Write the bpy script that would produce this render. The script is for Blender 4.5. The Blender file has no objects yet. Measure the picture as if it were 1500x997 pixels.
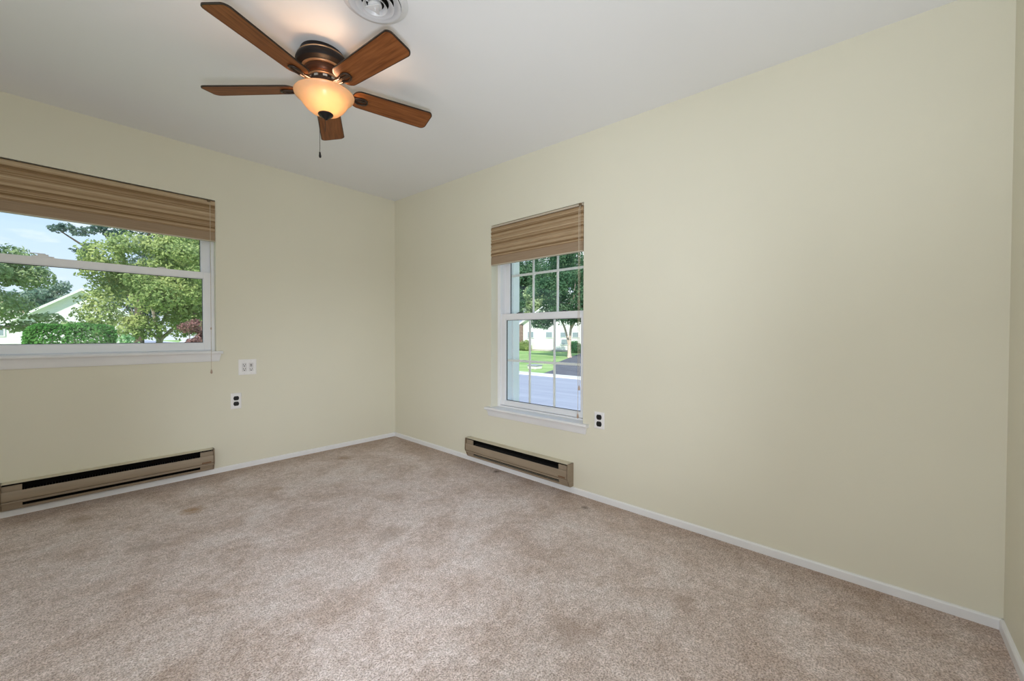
import bpy, math, random
import numpy as np
from mathutils import Matrix, Vector

S = bpy.context.scene
COL = S.collection
PI = math.pi

# ------------------------------------------------------------------ camera
CAM = Vector((-2.2461, -3.6997, 1.0597))
yaw, pitch, roll = (math.radians(a) for a in (47.628, -0.8416, 0.1302))
fw = Vector((math.sin(yaw)*math.cos(pitch), math.cos(yaw)*math.cos(pitch), math.sin(pitch)))
rt = Vector((math.cos(yaw), -math.sin(yaw), 0))
up = rt.cross(fw)
rt2 = rt*math.cos(roll) + up*math.sin(roll)
up2 = up*math.cos(roll) - rt*math.sin(roll)
cd = bpy.data.cameras.new('camera')
cd.sensor_width = 36.0
cd.lens = 14.0
cd.clip_start = 0.02
cd.clip_end = 600
cam = bpy.data.objects.new('camera', cd)
COL.objects.link(cam)
cam.matrix_world = Matrix(((rt2.x, up2.x, -fw.x, CAM.x), (rt2.y, up2.y, -fw.y, CAM.y),
                           (rt2.z, up2.z, -fw.z, CAM.z), (0, 0, 0, 1)))
S.camera = cam

# ------------------------------------------------------------------ exposure
S.view_settings.view_transform = 'Standard'
S.view_settings.look = 'None'
S.view_settings.exposure = 0.16
S.view_settings.gamma = 1.0
S.view_settings.use_curve_mapping = False
try:
    S.cycles.use_denoising = True
    S.cycles.max_bounces = 14
    S.cycles.diffuse_bounces = 7
    S.cycles.transparent_max_bounces = 24
    S.cycles.caustics_reflective = False
    S.cycles.caustics_refractive = False
    S.cycles.sample_clamp_indirect = 6.0
except Exception:
    pass

# ------------------------------------------------------------------ sky
world = bpy.data.worlds.new('sky')
S.world = world
world.use_nodes = True
wn = world.node_tree
wn.nodes.clear()
w_out = wn.nodes.new('ShaderNodeOutputWorld')
w_bg = wn.nodes.new('ShaderNodeBackground')
w_tc = wn.nodes.new('ShaderNodeTexCoord')
w_sep = wn.nodes.new('ShaderNodeSeparateXYZ')
w_ramp = wn.nodes.new('ShaderNodeValToRGB')
w_map = wn.nodes.new('ShaderNodeMapping')
w_noise = wn.nodes.new('ShaderNodeTexNoise')
w_cr = wn.nodes.new('ShaderNodeValToRGB')
w_mix = wn.nodes.new('ShaderNodeMixRGB')
w_ramp.color_ramp.elements[0].position = 0.0
w_ramp.color_ramp.elements[0].color = (0.72, 0.81, 0.90, 1)
w_ramp.color_ramp.elements[1].position = 0.45
w_ramp.color_ramp.elements[1].color = (0.32, 0.54, 0.90, 1)
e = w_ramp.color_ramp.elements.new(0.22)
e.color = (0.50, 0.68, 0.91, 1)
w_map.inputs['Scale'].default_value = (1.6, 1.6, 5.0)
w_map.inputs['Location'].default_value = (0.35, 0.2, 0.12)
w_noise.inputs['Scale'].default_value = 2.2
w_noise.inputs['Detail'].default_value = 6
w_cr.color_ramp.elements[0].position = 0.54
w_cr.color_ramp.elements[0].color = (0, 0, 0, 1)
w_cr.color_ramp.elements[1].position = 0.64
w_cr.color_ramp.elements[1].color = (1, 1, 1, 1)
w_mix.inputs['Color2'].default_value = (0.95, 0.95, 0.95, 1)
w_bg.inputs['Strength'].default_value = 1.15
L = wn.links.new
L(w_tc.outputs['Generated'], w_sep.inputs[0])
L(w_sep.outputs['Z'], w_ramp.inputs['Fac'])
L(w_tc.outputs['Generated'], w_map.inputs['Vector'])
L(w_map.outputs[0], w_noise.inputs['Vector'])
L(w_noise.outputs['Fac'], w_cr.inputs['Fac'])
L(w_cr.outputs['Color'], w_mix.inputs['Fac'])
L(w_ramp.outputs['Color'], w_mix.inputs['Color1'])
L(w_mix.outputs['Color'], w_bg.inputs['Color'])
L(w_bg.outputs[0], w_out.inputs[0])

# ------------------------------------------------------------------ lights
def light(name, kind, loc, direction=None, **kw):
    d = bpy.data.lights.new(name, kind)
    for k, v in kw.items():
        setattr(d, k, v)
    o = bpy.data.objects.new(name, d)
    COL.objects.link(o)
    o.location = loc
    if direction is not None:
        o.rotation_euler = Vector(direction).to_track_quat('-Z', 'Y').to_euler()
    return o

light('sun', 'SUN', (-20, -20, 30), (0.62, 0.50, -0.62), energy=5.0, angle=math.radians(0.6), color=(1.0, 0.95, 0.86))
# the photographer's flash beside the tripod and an added fill lamp on the unseen west side
def aim(az, el):
    az, el = math.radians(az), math.radians(el)
    return (math.sin(az)*math.cos(el), math.cos(az)*math.cos(el), math.sin(el))
FLASH = (-2.235, -3.76, 0.80)
FC_ = (0.91, 0.97, 1.08)
def flash(name, az, el, energy, size, blend):
    light(name, 'SPOT', FLASH, aim(az, el), energy=energy, spot_size=math.radians(size), spot_blend=blend, shadow_soft_size=0.10, color=FC_)
light('flash_fill', 'POINT', FLASH, energy=7.0, shadow_soft_size=0.10, color=FC_)
flash('flash_wide', 88, 25, 12.0, 174, 0.04)
flash('flash_bounce', 60, 60, 62.0, 120, 0.9)
flash('flash_front', 44, 6, 50.0, 84, 0.9)
flash('flash_far', 26, -13, 85.0, 54, 1.0)
light('west_side_fill', 'AREA', (-3.5, -2.4, 1.3), (1, 0.1, 0), energy=14.0, shape='RECTANGLE', size=1.6, size_y=1.2, color=(0.94, 0.97, 1.0))  # added soft fill out of view; the west wall has no window
# daylight entering at the two windows (sampling guides for the sky)
for nm, loc, dr, sx, sy in (('sky_portal_wide', (-2.33, 0.24, 1.47), (0, -1, 0), 1.6, 1.15),
                            ('sky_portal_narrow', (0.24, -1.855, 1.2), (-1, 0, 0), 0.85, 1.45)):
    po = light(nm, 'AREA', loc, dr, shape='RECTANGLE', size=sx, size_y=sy)
    po.data.cycles.is_portal = True

# ------------------------------------------------------------------ materials
def mat(name, color=(0.8, 0.8, 0.8), rough=0.6, metal=0.0, spec=0.3, **kw):
    m = bpy.data.materials.new(name)
    m.use_nodes = True
    b = m.node_tree.nodes['Principled BSDF']
    b.inputs['Base Color'].default_value = (*color, 1)
    b.inputs['Roughness'].default_value = rough
    b.inputs['Metallic'].default_value = metal
    b.inputs['Specular IOR Level'].default_value = spec
    for k, v in kw.items():
        b.inputs[k.replace('_', ' ')].default_value = v
    return m

def nodes(m):
    return m.node_tree.nodes, m.node_tree.links, m.node_tree.nodes['Principled BSDF']

def ramp(n, stops):
    r = n.new('ShaderNodeValToRGB')
    els = r.color_ramp.elements
    while len(els) > len(stops):
        els.remove(els[-1])
    while len(els) < len(stops):
        els.new(0.5)
    for e, (p, c) in zip(els, stops):
        e.position = p
        e.color = (*c, 1) if len(c) == 3 else c
    return r

def noisy(m, c1, c2, scale=8.0, bump=0.0, bscale=200.0, detail=4, dist=0.002, lo=0.3, hi=0.7, stretch=(1, 1, 1)):
    n, l, b = nodes(m)
    tc = n.new('ShaderNodeTexCoord')
    mp = n.new('ShaderNodeMapping')
    mp.inputs['Scale'].default_value = stretch
    l.new(tc.outputs['Object'], mp.inputs[0])
    t = n.new('ShaderNodeTexNoise')
    t.inputs['Scale'].default_value = scale
    t.inputs['Detail'].default_value = detail
    l.new(mp.outputs[0], t.inputs['Vector'])
    r = ramp(n, [(lo, c1), (hi, c2)])
    l.new(t.outputs['Fac'], r.inputs['Fac'])
    l.new(r.outputs['Color'], b.inputs['Base Color'])
    if bump:
        t2 = n.new('ShaderNodeTexNoise')
        t2.inputs['Scale'].default_value = bscale
        t2.inputs['Detail'].default_value = 3
        l.new(mp.outputs[0], t2.inputs['Vector'])
        bp = n.new('ShaderNodeBump')
        bp.inputs['Strength'].default_value = bump
        bp.inputs['Distance'].default_value = dist
        l.new(t2.outputs['Fac'], bp.inputs['Height'])
        l.new(bp.outputs[0], b.inputs['Normal'])
    return m

M = {}
WALL = (0.725, 0.700, 0.580)
M['wall'] = noisy(mat('cream_wall_paint', WALL, 0.55, spec=0.25), tuple(c*0.985 for c in WALL), tuple(min(1, c*1.015) for c in WALL),
                  scale=1.6, bump=0.10, bscale=160, dist=0.001)
M['ceiling'] = noisy(mat('ceiling_paint', (0.74, 0.72, 0.71), 0.7, spec=0.2), (0.785, 0.790, 0.800), (0.805, 0.810, 0.820), scale=1.2, bump=0.08, bscale=140, dist=0.001)
M['trim'] = noisy(mat('white_trim_paint', (0.80, 0.80, 0.80), 0.35, spec=0.4), (0.78, 0.785, 0.80), (0.83, 0.83, 0.835), scale=6)
M['vinyl'] = noisy(mat('white_vinyl', (0.82, 0.83, 0.86), 0.32, spec=0.4), (0.80, 0.81, 0.84), (0.84, 0.85, 0.87), scale=4)
M['muntin'] = noisy(mat('bright_white_grid', (0.9, 0.9, 0.9), 0.4), (0.88, 0.885, 0.89), (0.92, 0.92, 0.92), scale=6)
M['gasket'] = mat('dark_gasket', (0.05, 0.055, 0.06), 0.6)
M['plate_white'] = noisy(mat('white_plastic', (0.82, 0.81, 0.81), 0.35, spec=0.45), (0.81, 0.80, 0.80), (0.84, 0.83, 0.83), scale=30)
M['plate_grey'] = mat('pale_plastic', (0.70, 0.69, 0.69), 0.4)
M['black'] = noisy(mat('black_plastic', (0.012, 0.012, 0.012), 0.4), (0.010, 0.010, 0.010), (0.016, 0.016, 0.016), scale=40)
M['void'] = mat('dark_void', (0.008, 0.007, 0.006), 0.9, spec=0.05)
M['screw'] = mat('screw_metal', (0.6, 0.6, 0.58), 0.35, metal=0.9)

# the carpet
def carpet():
    m = mat('beige_cut_pile_carpet', (0.4, 0.32, 0.27), 0.95, spec=0.05)
    n, l, b = nodes(m)
    tc = n.new('ShaderNodeTexCoord')
    def noise(scale, detail=3, rough=0.6, dist=0.0):
        t = n.new('ShaderNodeTexNoise')
        t.inputs['Scale'].default_value = scale
        t.inputs['Detail'].default_value = detail
        t.inputs['Roughness'].default_value = rough
        t.inputs['Distortion'].default_value = dist
        l.new(tc.outputs['Object'], t.inputs['Vector'])
        return t.outputs['Fac']
    def mixc(fac, a, bcol, mode='MIX'):
        x = n.new('ShaderNodeMixRGB')
        x.blend_type = mode
        if isinstance(fac, float):
            x.inputs['Fac'].default_value = fac
        else:
            l.new(fac, x.inputs['Fac'])
        for s, v in (('Color1', a), ('Color2', bcol)):
            if isinstance(v, tuple):
                x.inputs[s].default_value = (*v, 1)
            else:
                l.new(v, x.inputs[s])
        return x.outputs['Color']
    def math_(op, a, bb=None, clamp=False):
        x = n.new('ShaderNodeMath')
        x.operation = op
        x.use_clamp = clamp
        for i, v in enumerate((a, bb)):
            if v is None:
                continue
            if isinstance(v, (int, float)):
                x.inputs[i].default_value = v
            else:
                l.new(v, x.inputs[i])
        return x.outputs[0]
    # broad worn and clean patches
    r1 = ramp(n, [(0.38, (0.620, 0.510, 0.450)), (0.52, (0.755, 0.660, 0.620)), (0.64, (0.815, 0.742, 0.715))])
    l.new(noise(3.4, 8, 0.70, 0.4), r1.inputs['Fac'])
    base = r1.outputs['Color']
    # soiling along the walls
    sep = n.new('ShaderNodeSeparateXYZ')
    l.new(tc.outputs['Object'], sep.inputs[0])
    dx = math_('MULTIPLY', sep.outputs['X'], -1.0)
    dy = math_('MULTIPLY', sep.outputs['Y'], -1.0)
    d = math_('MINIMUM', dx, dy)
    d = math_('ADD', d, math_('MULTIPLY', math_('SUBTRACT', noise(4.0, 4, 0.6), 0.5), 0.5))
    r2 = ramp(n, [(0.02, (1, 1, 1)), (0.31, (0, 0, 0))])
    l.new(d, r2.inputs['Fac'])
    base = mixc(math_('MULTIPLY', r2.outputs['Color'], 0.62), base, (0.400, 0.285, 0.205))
    # pile lying in different directions
    r3 = ramp(n, [(0.36, (0.86, 0.84, 0.83)), (0.62, (1.06, 1.06, 1.07))])
    l.new(noise(22.0, 4, 0.65, 0.3), r3.inputs['Fac'])
    base = mixc(1.0, base, r3.outputs['Color'], 'MULTIPLY')
    r5 = ramp(n, [(0.36, (0.78, 0.75, 0.72)), (0.60, (1.05, 1.05, 1.06))])
    l.new(noise(62.0, 4, 0.7, 0.2), r5.inputs['Fac'])
    base = mixc(1.0, base, r5.outputs['Color'], 'MULTIPLY')
    # tufts
    r4 = ramp(n, [(0.36, (0.60, 0.56, 0.53)), (0.58, (1.26, 1.27, 1.28))])
    l.new(noise(170.0, 2, 0.7), r4.inputs['Fac'])
    base = mixc(1.0, base, r4.outputs['Color'], 'MULTIPLY')
    # single stains
    for (sx, sy, rad, colr, f) in STAINS:
        vx = math_('SUBTRACT', sep.outputs['X'], sx)
        vy = math_('SUBTRACT', sep.outputs['Y'], sy)
        rr = math_('SQRT', math_('ADD', math_('MULTIPLY', vx, vx), math_('MULTIPLY', vy, vy)))
        rr = math_('ADD', rr, math_('MULTIPLY', math_('SUBTRACT', noise(35.0, 3), 0.5), rad*1.6))
        k = math_('SUBTRACT', 1.0, math_('DIVIDE', rr, rad), True)
        base = mixc(math_('MULTIPLY', math_('POWER', k, 0.7), f), base, colr)
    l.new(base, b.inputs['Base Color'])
    bp = n.new('ShaderNodeBump')
    bp.inputs['Strength'].default_value = 0.9
    bp.inputs['Distance'].default_value = 0.008
    h = math_('ADD', noise(170.0, 2, 0.7), math_('MULTIPLY', noise(30.0, 3), 0.9))
    l.new(h, bp.inputs['Height'])
    l.new(bp.outputs[0], b.inputs['Normal'])
    b.inputs['Sheen Weight'].default_value = 0.15
    return m
STAINS = [(-1.781, -0.678, 0.070, (0.36, 0.19, 0.06), 0.85),
          (-1.329, -0.684, 0.060, (0.34, 0.19, 0.08), 0.50),
          (-0.696, -0.343, 0.080, (0.32, 0.19, 0.1), 0.60),
          (-0.059, -1.547, 0.034, (0.08, 0.05, 0.03), 0.85),
          (-0.147, -2.395, 0.028, (0.1, 0.07, 0.05), 0.75),
          (-2.236, -0.355, 0.070, (0.33, 0.22, 0.13), 0.60),
          (-1.134, -1.805, 0.090, (0.3, 0.22, 0.17), 0.50),
          (-2.016, -1.028, 0.090, (0.34, 0.26, 0.21), 0.45),
          (-0.616, -3.142, 0.070, (0.36, 0.25, 0.19), 0.50),
          (-1.074, -2.912, 0.090, (0.34, 0.24, 0.18), 0.55)]
M['carpet'] = carpet()

# woven wood of the shades: reeds in bands of colour
def woven():
    m = mat('woven_wood_reeds', (0.3, 0.2, 0.1), 0.75, spec=0.15)
    n, l, b = nodes(m)
    tc = n.new('ShaderNodeTexCoord')
    sep = n.new('ShaderNodeSeparateXYZ')
    l.new(tc.outputs['Object'], sep.inputs[0])
    def n1(scale, off, det):
        w = n.new('ShaderNodeMath')
        w.operation = 'MULTIPLY_ADD'
        l.new(sep.outputs['Z'], w.inputs[0])
        w.inputs[1].default_value = scale
        w.inputs[2].default_value = off
        t = n.new('ShaderNodeTexNoise')
        t.noise_dimensions = '1D'
        t.inputs['Scale'].default_value = 1.0
        t.inputs['Detail'].default_value = det
        l.new(w.outputs[0], t.inputs['W'])
        return t.outputs['Fac']
    r = ramp(n, [(0.30, (0.135, 0.075, 0.030)), (0.41, (0.285, 0.188, 0.100)), (0.52, (0.420, 0.305, 0.188)), (0.68, (0.520, 0.405, 0.270))])
    a = n.new('ShaderNodeMixRGB')
    a.inputs['Fac'].default_value = 0.42
    l.new(n1(34.0, 3.1, 1), a.inputs['Color1'])
    l.new(n1(150.0, 9.7, 2), a.inputs['Color2'])
    l.new(a.outputs['Color'], r.inputs['Fac'])
    # grain along each reed
    mp = n.new('ShaderNodeMapping')
    mp.inputs['Scale'].default_value = (9, 9, 320)
    l.new(tc.outputs['Object'], mp.inputs[0])
    g = n.new('ShaderNodeTexNoise')
    g.inputs['Scale'].default_value = 1.0
    g.inputs['Detail'].default_value = 2
    l.new(mp.outputs[0], g.inputs['Vector'])
    gr = ramp(n, [(0.3, (0.80, 0.78, 0.76)), (0.7, (1.12, 1.12, 1.12))])
    l.new(g.outputs['Fac'], gr.inputs['Fac'])
    x = n.new('ShaderNodeMixRGB')
    x.blend_type = 'MULTIPLY'
    x.inputs['Fac'].default_value = 1.0
    l.new(r.outputs['Color'], x.inputs['Color1'])
    l.new(gr.outputs['Color'], x.inputs['Color2'])
    l.new(x.outputs['Color'], b.inputs['Base Color'])
    bp = n.new('ShaderNodeBump')
    bp.inputs['Strength'].default_value = 0.6
    bp.inputs['Distance'].default_value = 0.003
    l.new(n1(260.0, 1.0, 0), bp.inputs['Height'])
    l.new(bp.outputs[0], b.inputs['Normal'])
    return m
M['woven'] = woven()
M['hem'] = noisy(mat('woven_hem', (0.33, 0.24, 0.155), 0.8, spec=0.1), (0.285, 0.205, 0.135), (0.36, 0.265, 0.18), scale=1.0, stretch=(5, 5, 260), bump=0.3, bscale=1.0)
M['hemlight'] = noisy(mat('pale_wood_slat', (0.5, 0.44, 0.34), 0.6), (0.46, 0.40, 0.31), (0.55, 0.48, 0.38), scale=1.0, stretch=(5, 5, 200))
M['cord'] = noisy(mat('tan_cord', (0.55, 0.48, 0.38), 0.8), (0.50, 0.43, 0.33), (0.60, 0.53, 0.43), scale=90)
M['tassel'] = noisy(mat('wood_tassel', (0.48, 0.36, 0.29), 0.5), (0.42, 0.30, 0.23), (0.54, 0.42, 0.34), scale=60)

# heaters
M['heater'] = noisy(mat('almond_brown_enamel', (0.30, 0.235, 0.165), 0.42, spec=0.4), (0.275, 0.215, 0.150), (0.325, 0.255, 0.182), scale=1.5, stretch=(3, 3, 30), detail=5)
M['heater_edge'] = noisy(mat('dark_brown_enamel', (0.16, 0.115, 0.07), 0.5), (0.10, 0.068, 0.035), (0.22, 0.16, 0.10), scale=25)
M['heater_top'] = noisy(mat('lit_cream_enamel', (0.60, 0.55, 0.43), 0.45, spec=0.3), (0.55, 0.50, 0.38), (0.65, 0.60, 0.475), scale=2, stretch=(3, 3, 30))  # cream overspray, with the stronger light on the hood top painted in
M['fins'] = mat('dark_heating_fins', (0.035, 0.033, 0.03), 0.6, metal=0.3)
M['badge'] = noisy(mat('copper_badge', (0.20, 0.11, 0.06), 0.4, metal=0.4), (0.17, 0.09, 0.05), (0.25, 0.15, 0.09), scale=200)

# fan
def wood(name, c1, c2, c3):
    m = mat(name, c2, 0.5, spec=0.2)
    n, l, b = nodes(m)
    tc = n.new('ShaderNodeTexCoord')
    mp = n.new('ShaderNodeMapping')
    mp.inputs['Scale'].default_value = (4, 55, 20)
    l.new(tc.outputs['Object'], mp.inputs[0])
    t = n.new('ShaderNodeTexNoise')
    t.inputs['Scale'].default_value = 1.6
    t.inputs['Detail'].default_value = 6
    t.inputs['Distortion'].default_value = 0.6
    l.new(mp.outputs[0], t.inputs['Vector'])
    r = ramp(n, [(0.28, c1), (0.5, c2), (0.72, c3)])
    l.new(t.outputs['Fac'], r.inputs['Fac'])
    l.new(r.outputs['Color'], b.inputs['Base Color'])
    return m
M['blade'] = wood('walnut_blade', (0.120, 0.036, 0.009), (0.200, 0.066, 0.018), (0.260, 0.096, 0.030))
M['blade_edge'] = noisy(mat('dark_blade_edge', (0.02, 0.012, 0.008), 0.4), (0.014, 0.008, 0.005), (0.03, 0.018, 0.012), scale=20)
M['bronze'] = noisy(mat('oil_rubbed_bronze', (0.012, 0.010, 0.011), 0.42, spec=0.22), (0.009, 0.008, 0.009), (0.018, 0.014, 0.013), scale=12)
M['copper'] = noisy(mat('brushed_copper', (0.08, 0.03, 0.015), 0.4, metal=0.5), (0.05, 0.020, 0.010), (0.12, 0.05, 0.025), scale=3, stretch=(1, 1, 60))
M['gold'] = noisy(mat('antique_gold_ring', (0.50, 0.30, 0.17), 0.35, metal=0.7), (0.42, 0.24, 0.13), (0.58, 0.36, 0.21), scale=20)
M['iron'] = noisy(mat('dark_bronze_iron', (0.03, 0.018, 0.012), 0.35, metal=0.4, spec=0.5), (0.02, 0.012, 0.008), (0.05, 0.03, 0.02), scale=30)
def bowl_glass():
    m = bpy.data.materials.new('amber_frosted_glass')
    m.use_nodes = True
    n, l = m.node_tree.nodes, m.node_tree.links
    n.clear()
    o = n.new('ShaderNodeOutputMaterial')
    tc = n.new('ShaderNodeTexCoord')
    t = n.new('ShaderNodeTexNoise')
    t.inputs['Scale'].default_value = 14
    t.inputs['Detail'].default_value = 4
    l.new(tc.outputs['Object'], t.inputs['Vector'])
    r = ramp(n, [(0.3, (0.66, 0.50, 0.32)), (0.7, (0.74, 0.58, 0.40))])
    l.new(t.outputs['Fac'], r.inputs['Fac'])
    d = n.new('ShaderNodeBsdfDiffuse')
    tr = n.new('ShaderNodeBsdfTranslucent')
    g = n.new('ShaderNodeBsdfGlossy')
    g.inputs['Roughness'].default_value = 0.25
    l.new(r.outputs['Color'], d.inputs['Color'])
    tr.inputs['Color'].default_value = (1.0, 0.76, 0.42, 1)
    a = n.new('ShaderNodeMixShader')
    a.inputs['Fac'].default_value = 0.26
    l.new(d.outputs[0], a.inputs[1])
    l.new(tr.outputs[0], a.inputs[2])
    b = n.new('ShaderNodeMixShader')
    b.inputs['Fac'].default_value = 0.05
    l.new(a.outputs[0], b.inputs[1])
    l.new(g.outputs[0], b.inputs[2])
    l.new(b.outputs[0], o.inputs[0])
    return m
M['bowl'] = bowl_glass()
M['vent'] = noisy(mat('white_vent_enamel', (0.74, 0.74, 0.75), 0.35, spec=0.45), (0.64, 0.645, 0.66), (0.71, 0.715, 0.725), scale=12)

def pane_glass():
    m = bpy.data.materials.new('window_glass')
    m.use_nodes = True
    n, l = m.node_tree.nodes, m.node_tree.links
    n.clear()
    o = n.new('ShaderNodeOutputMaterial')
    t = n.new('ShaderNodeBsdfTransparent')
    t.inputs['Color'].default_value = (0.97, 0.985, 0.98, 1)
    g = n.new('ShaderNodeBsdfGlossy')
    g.inputs['Roughness'].default_value = 0.01
    lw = n.new('ShaderNodeLayerWeight')
    p4 = n.new('ShaderNodeMath')
    p4.operation = 'POWER'
    p4.inputs[1].default_value = 5.0
    f = n.new('ShaderNodeMath')
    f.operation = 'MULTIPLY_ADD'
    f.inputs[1].default_value = 0.6
    f.inputs[2].default_value = 0.02
    l.new(lw.outputs['Facing'], p4.inputs[0])
    l.new(p4.outputs[0], f.inputs[0])
    x = n.new('ShaderNodeMixShader')
    l.new(f.outputs[0], x.inputs['Fac'])
    l.new(t.outputs[0], x.inputs[1])
    l.new(g.outputs[0], x.inputs[2])
    l.new(x.outputs[0], o.inputs[0])
    return m
M['glass'] = pane_glass()

# outdoors
def leaf(name, c1, c2, c3, scale=0.9, tr=0.4):
    m = bpy.data.materials.new(name)
    m.use_nodes = True
    n, l = m.node_tree.nodes, m.node_tree.links
    n.clear()
    o = n.new('ShaderNodeOutputMaterial')
    tc = n.new('ShaderNodeTexCoord')
    t = n.new('ShaderNodeTexNoise')
    t.inputs['Scale'].default_value = scale
    t.inputs['Detail'].default_value = 7
    t.inputs['Roughness'].default_value = 0.75
    l.new(tc.outputs['Object'], t.inputs['Vector'])
    r = ramp(n, [(0.33, c1), (0.5, c2), (0.66, c3)])
    l.new(t.outputs['Fac'], r.inputs['Fac'])
    d = n.new('ShaderNodeBsdfDiffuse')
    s = n.new('ShaderNodeBsdfTranslucent')
    x = n.new('ShaderNodeMixShader')
    x.inputs['Fac'].default_value = tr
    l.new(r.outputs['Color'], d.inputs['Color'])
    l.new(r.outputs['Color'], s.inputs['Color'])
    l.new(d.outputs[0], x.inputs[1])
    l.new(s.outputs[0], x.inputs[2])
    l.new(x.outputs[0], o.inputs[0])
    return m
M['leaf_yellow'] = leaf('yellow_green_leaves', (0.17, 0.26, 0.10), (0.36, 0.46, 0.18), (0.60, 0.64, 0.28))
M['leaf_mid'] = leaf('mid_green_leaves', (0.22, 0.32, 0.16), (0.40, 0.50, 0.26), (0.58, 0.66, 0.42))
M['leaf_dark'] = leaf('dark_green_leaves', (0.05, 0.12, 0.07), (0.10, 0.20, 0.11), (0.20, 0.32, 0.18))
M['leaf_blue'] = leaf('blue_green_leaves', (0.14, 0.24, 0.19), (0.26, 0.37, 0.29), (0.44, 0.53, 0.42))
M['leaf_conifer'] = leaf('dark_blue_needles', (0.07, 0.12, 0.11), (0.14, 0.21, 0.18), (0.28, 0.36, 0.28))
M['leaf_hedge'] = leaf('hedge_leaves', (0.05, 0.17, 0.04), (0.11, 0.30, 0.07), (0.20, 0.42, 0.12), scale=2.5)
M['leaf_red'] = leaf('dark_red_leaves', (0.20, 0.10, 0.10), (0.34, 0.19, 0.18), (0.42, 0.32, 0.24), scale=2.0)
M['leaf_light'] = leaf('light_green_leaves', (0.22, 0.42, 0.20), (0.34, 0.56, 0.28), (0.48, 0.68, 0.38), scale=2.0)
M['bark'] = noisy(mat('grey_bark', (0.30, 0.27, 0.22), 0.9), (0.20, 0.17, 0.14), (0.42, 0.38, 0.32), scale=4, stretch=(3, 3, 1))
M['bark_dark'] = noisy(mat('dark_bark', (0.10, 0.08, 0.06), 0.9), (0.07, 0.055, 0.04), (0.14, 0.11, 0.085), scale=4)
M['bark_pale'] = noisy(mat('pale_pink_bark', (0.62, 0.48, 0.40), 0.9), (0.48, 0.36, 0.30), (0.74, 0.60, 0.52), scale=5, stretch=(3, 3, 1))
M['lawn'] = noisy(mat('mown_grass', (0.28, 0.42, 0.14), 0.95, spec=0.05), (0.20, 0.36, 0.11), (0.42, 0.54, 0.24), scale=0.6, bump=0.4, bscale=12, dist=0.03)
M['asphalt'] = noisy(mat('pale_asphalt', (0.34, 0.36, 0.43), 0.85), (0.31, 0.33, 0.40), (0.38, 0.40, 0.47), scale=0.7, stretch=(4, 0.4, 1))
M['drive'] = noisy(mat('dark_driveway_asphalt', (0.13, 0.13, 0.15), 0.9), (0.11, 0.11, 0.13), (0.16, 0.16, 0.18), scale=3)
M['curb'] = noisy(mat('concrete_curb', (0.66, 0.65, 0.62), 0.85), (0.60, 0.59, 0.56), (0.72, 0.71, 0.68), scale=2)
def siding():
    m = mat('white_lap_siding', (0.82, 0.82, 0.80), 0.6)
    n, l, b = nodes(m)
    tc = n.new('ShaderNodeTexCoord')
    w = n.new('ShaderNodeTexWave')
    w.bands_direction = 'Z'
    w.wave_profile = 'SAW'
    w.inputs['Scale'].default_value = 1.6
    l.new(tc.outputs['Object'], w.inputs['Vector'])
    bp = n.new('ShaderNodeBump')
    bp.inputs['Strength'].default_value = 0.6
    bp.inputs['Distance'].default_value = 0.03
    l.new(w.outputs['Fac'], bp.inputs['Height'])
    l.new(bp.outputs[0], b.inputs['Normal'])
    return m
M['siding'] = siding()
M['shingle'] = noisy(mat('grey_shingles', (0.30, 0.32, 0.36), 0.9), (0.26, 0.28, 0.32), (0.35, 0.37, 0.41), scale=6)
M['shingle_tan'] = noisy(mat('tan_shingles', (0.55, 0.40, 0.30), 0.9), (0.48, 0.34, 0.25), (0.62, 0.46, 0.36), scale=6)
M['brick'] = noisy(mat('brown_brick', (0.24, 0.17, 0.14), 0.9), (0.18, 0.12, 0.10), (0.30, 0.22, 0.18), scale=8)
M['housepane'] = mat('dark_house_window', (0.30, 0.36, 0.40), 0.2, spec=0.5)
M['carpaint'] = mat('white_car_paint', (0.75, 0.77, 0.80), 0.25, spec=0.6)
M['cartyre'] = mat('tyre_rubber', (0.02, 0.02, 0.02), 0.8)
M['foundation'] = noisy(mat('foundation', (0.5, 0.46, 0.42), 0.9), (0.45, 0.41, 0.37), (0.55, 0.51, 0.47), scale=4)

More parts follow.
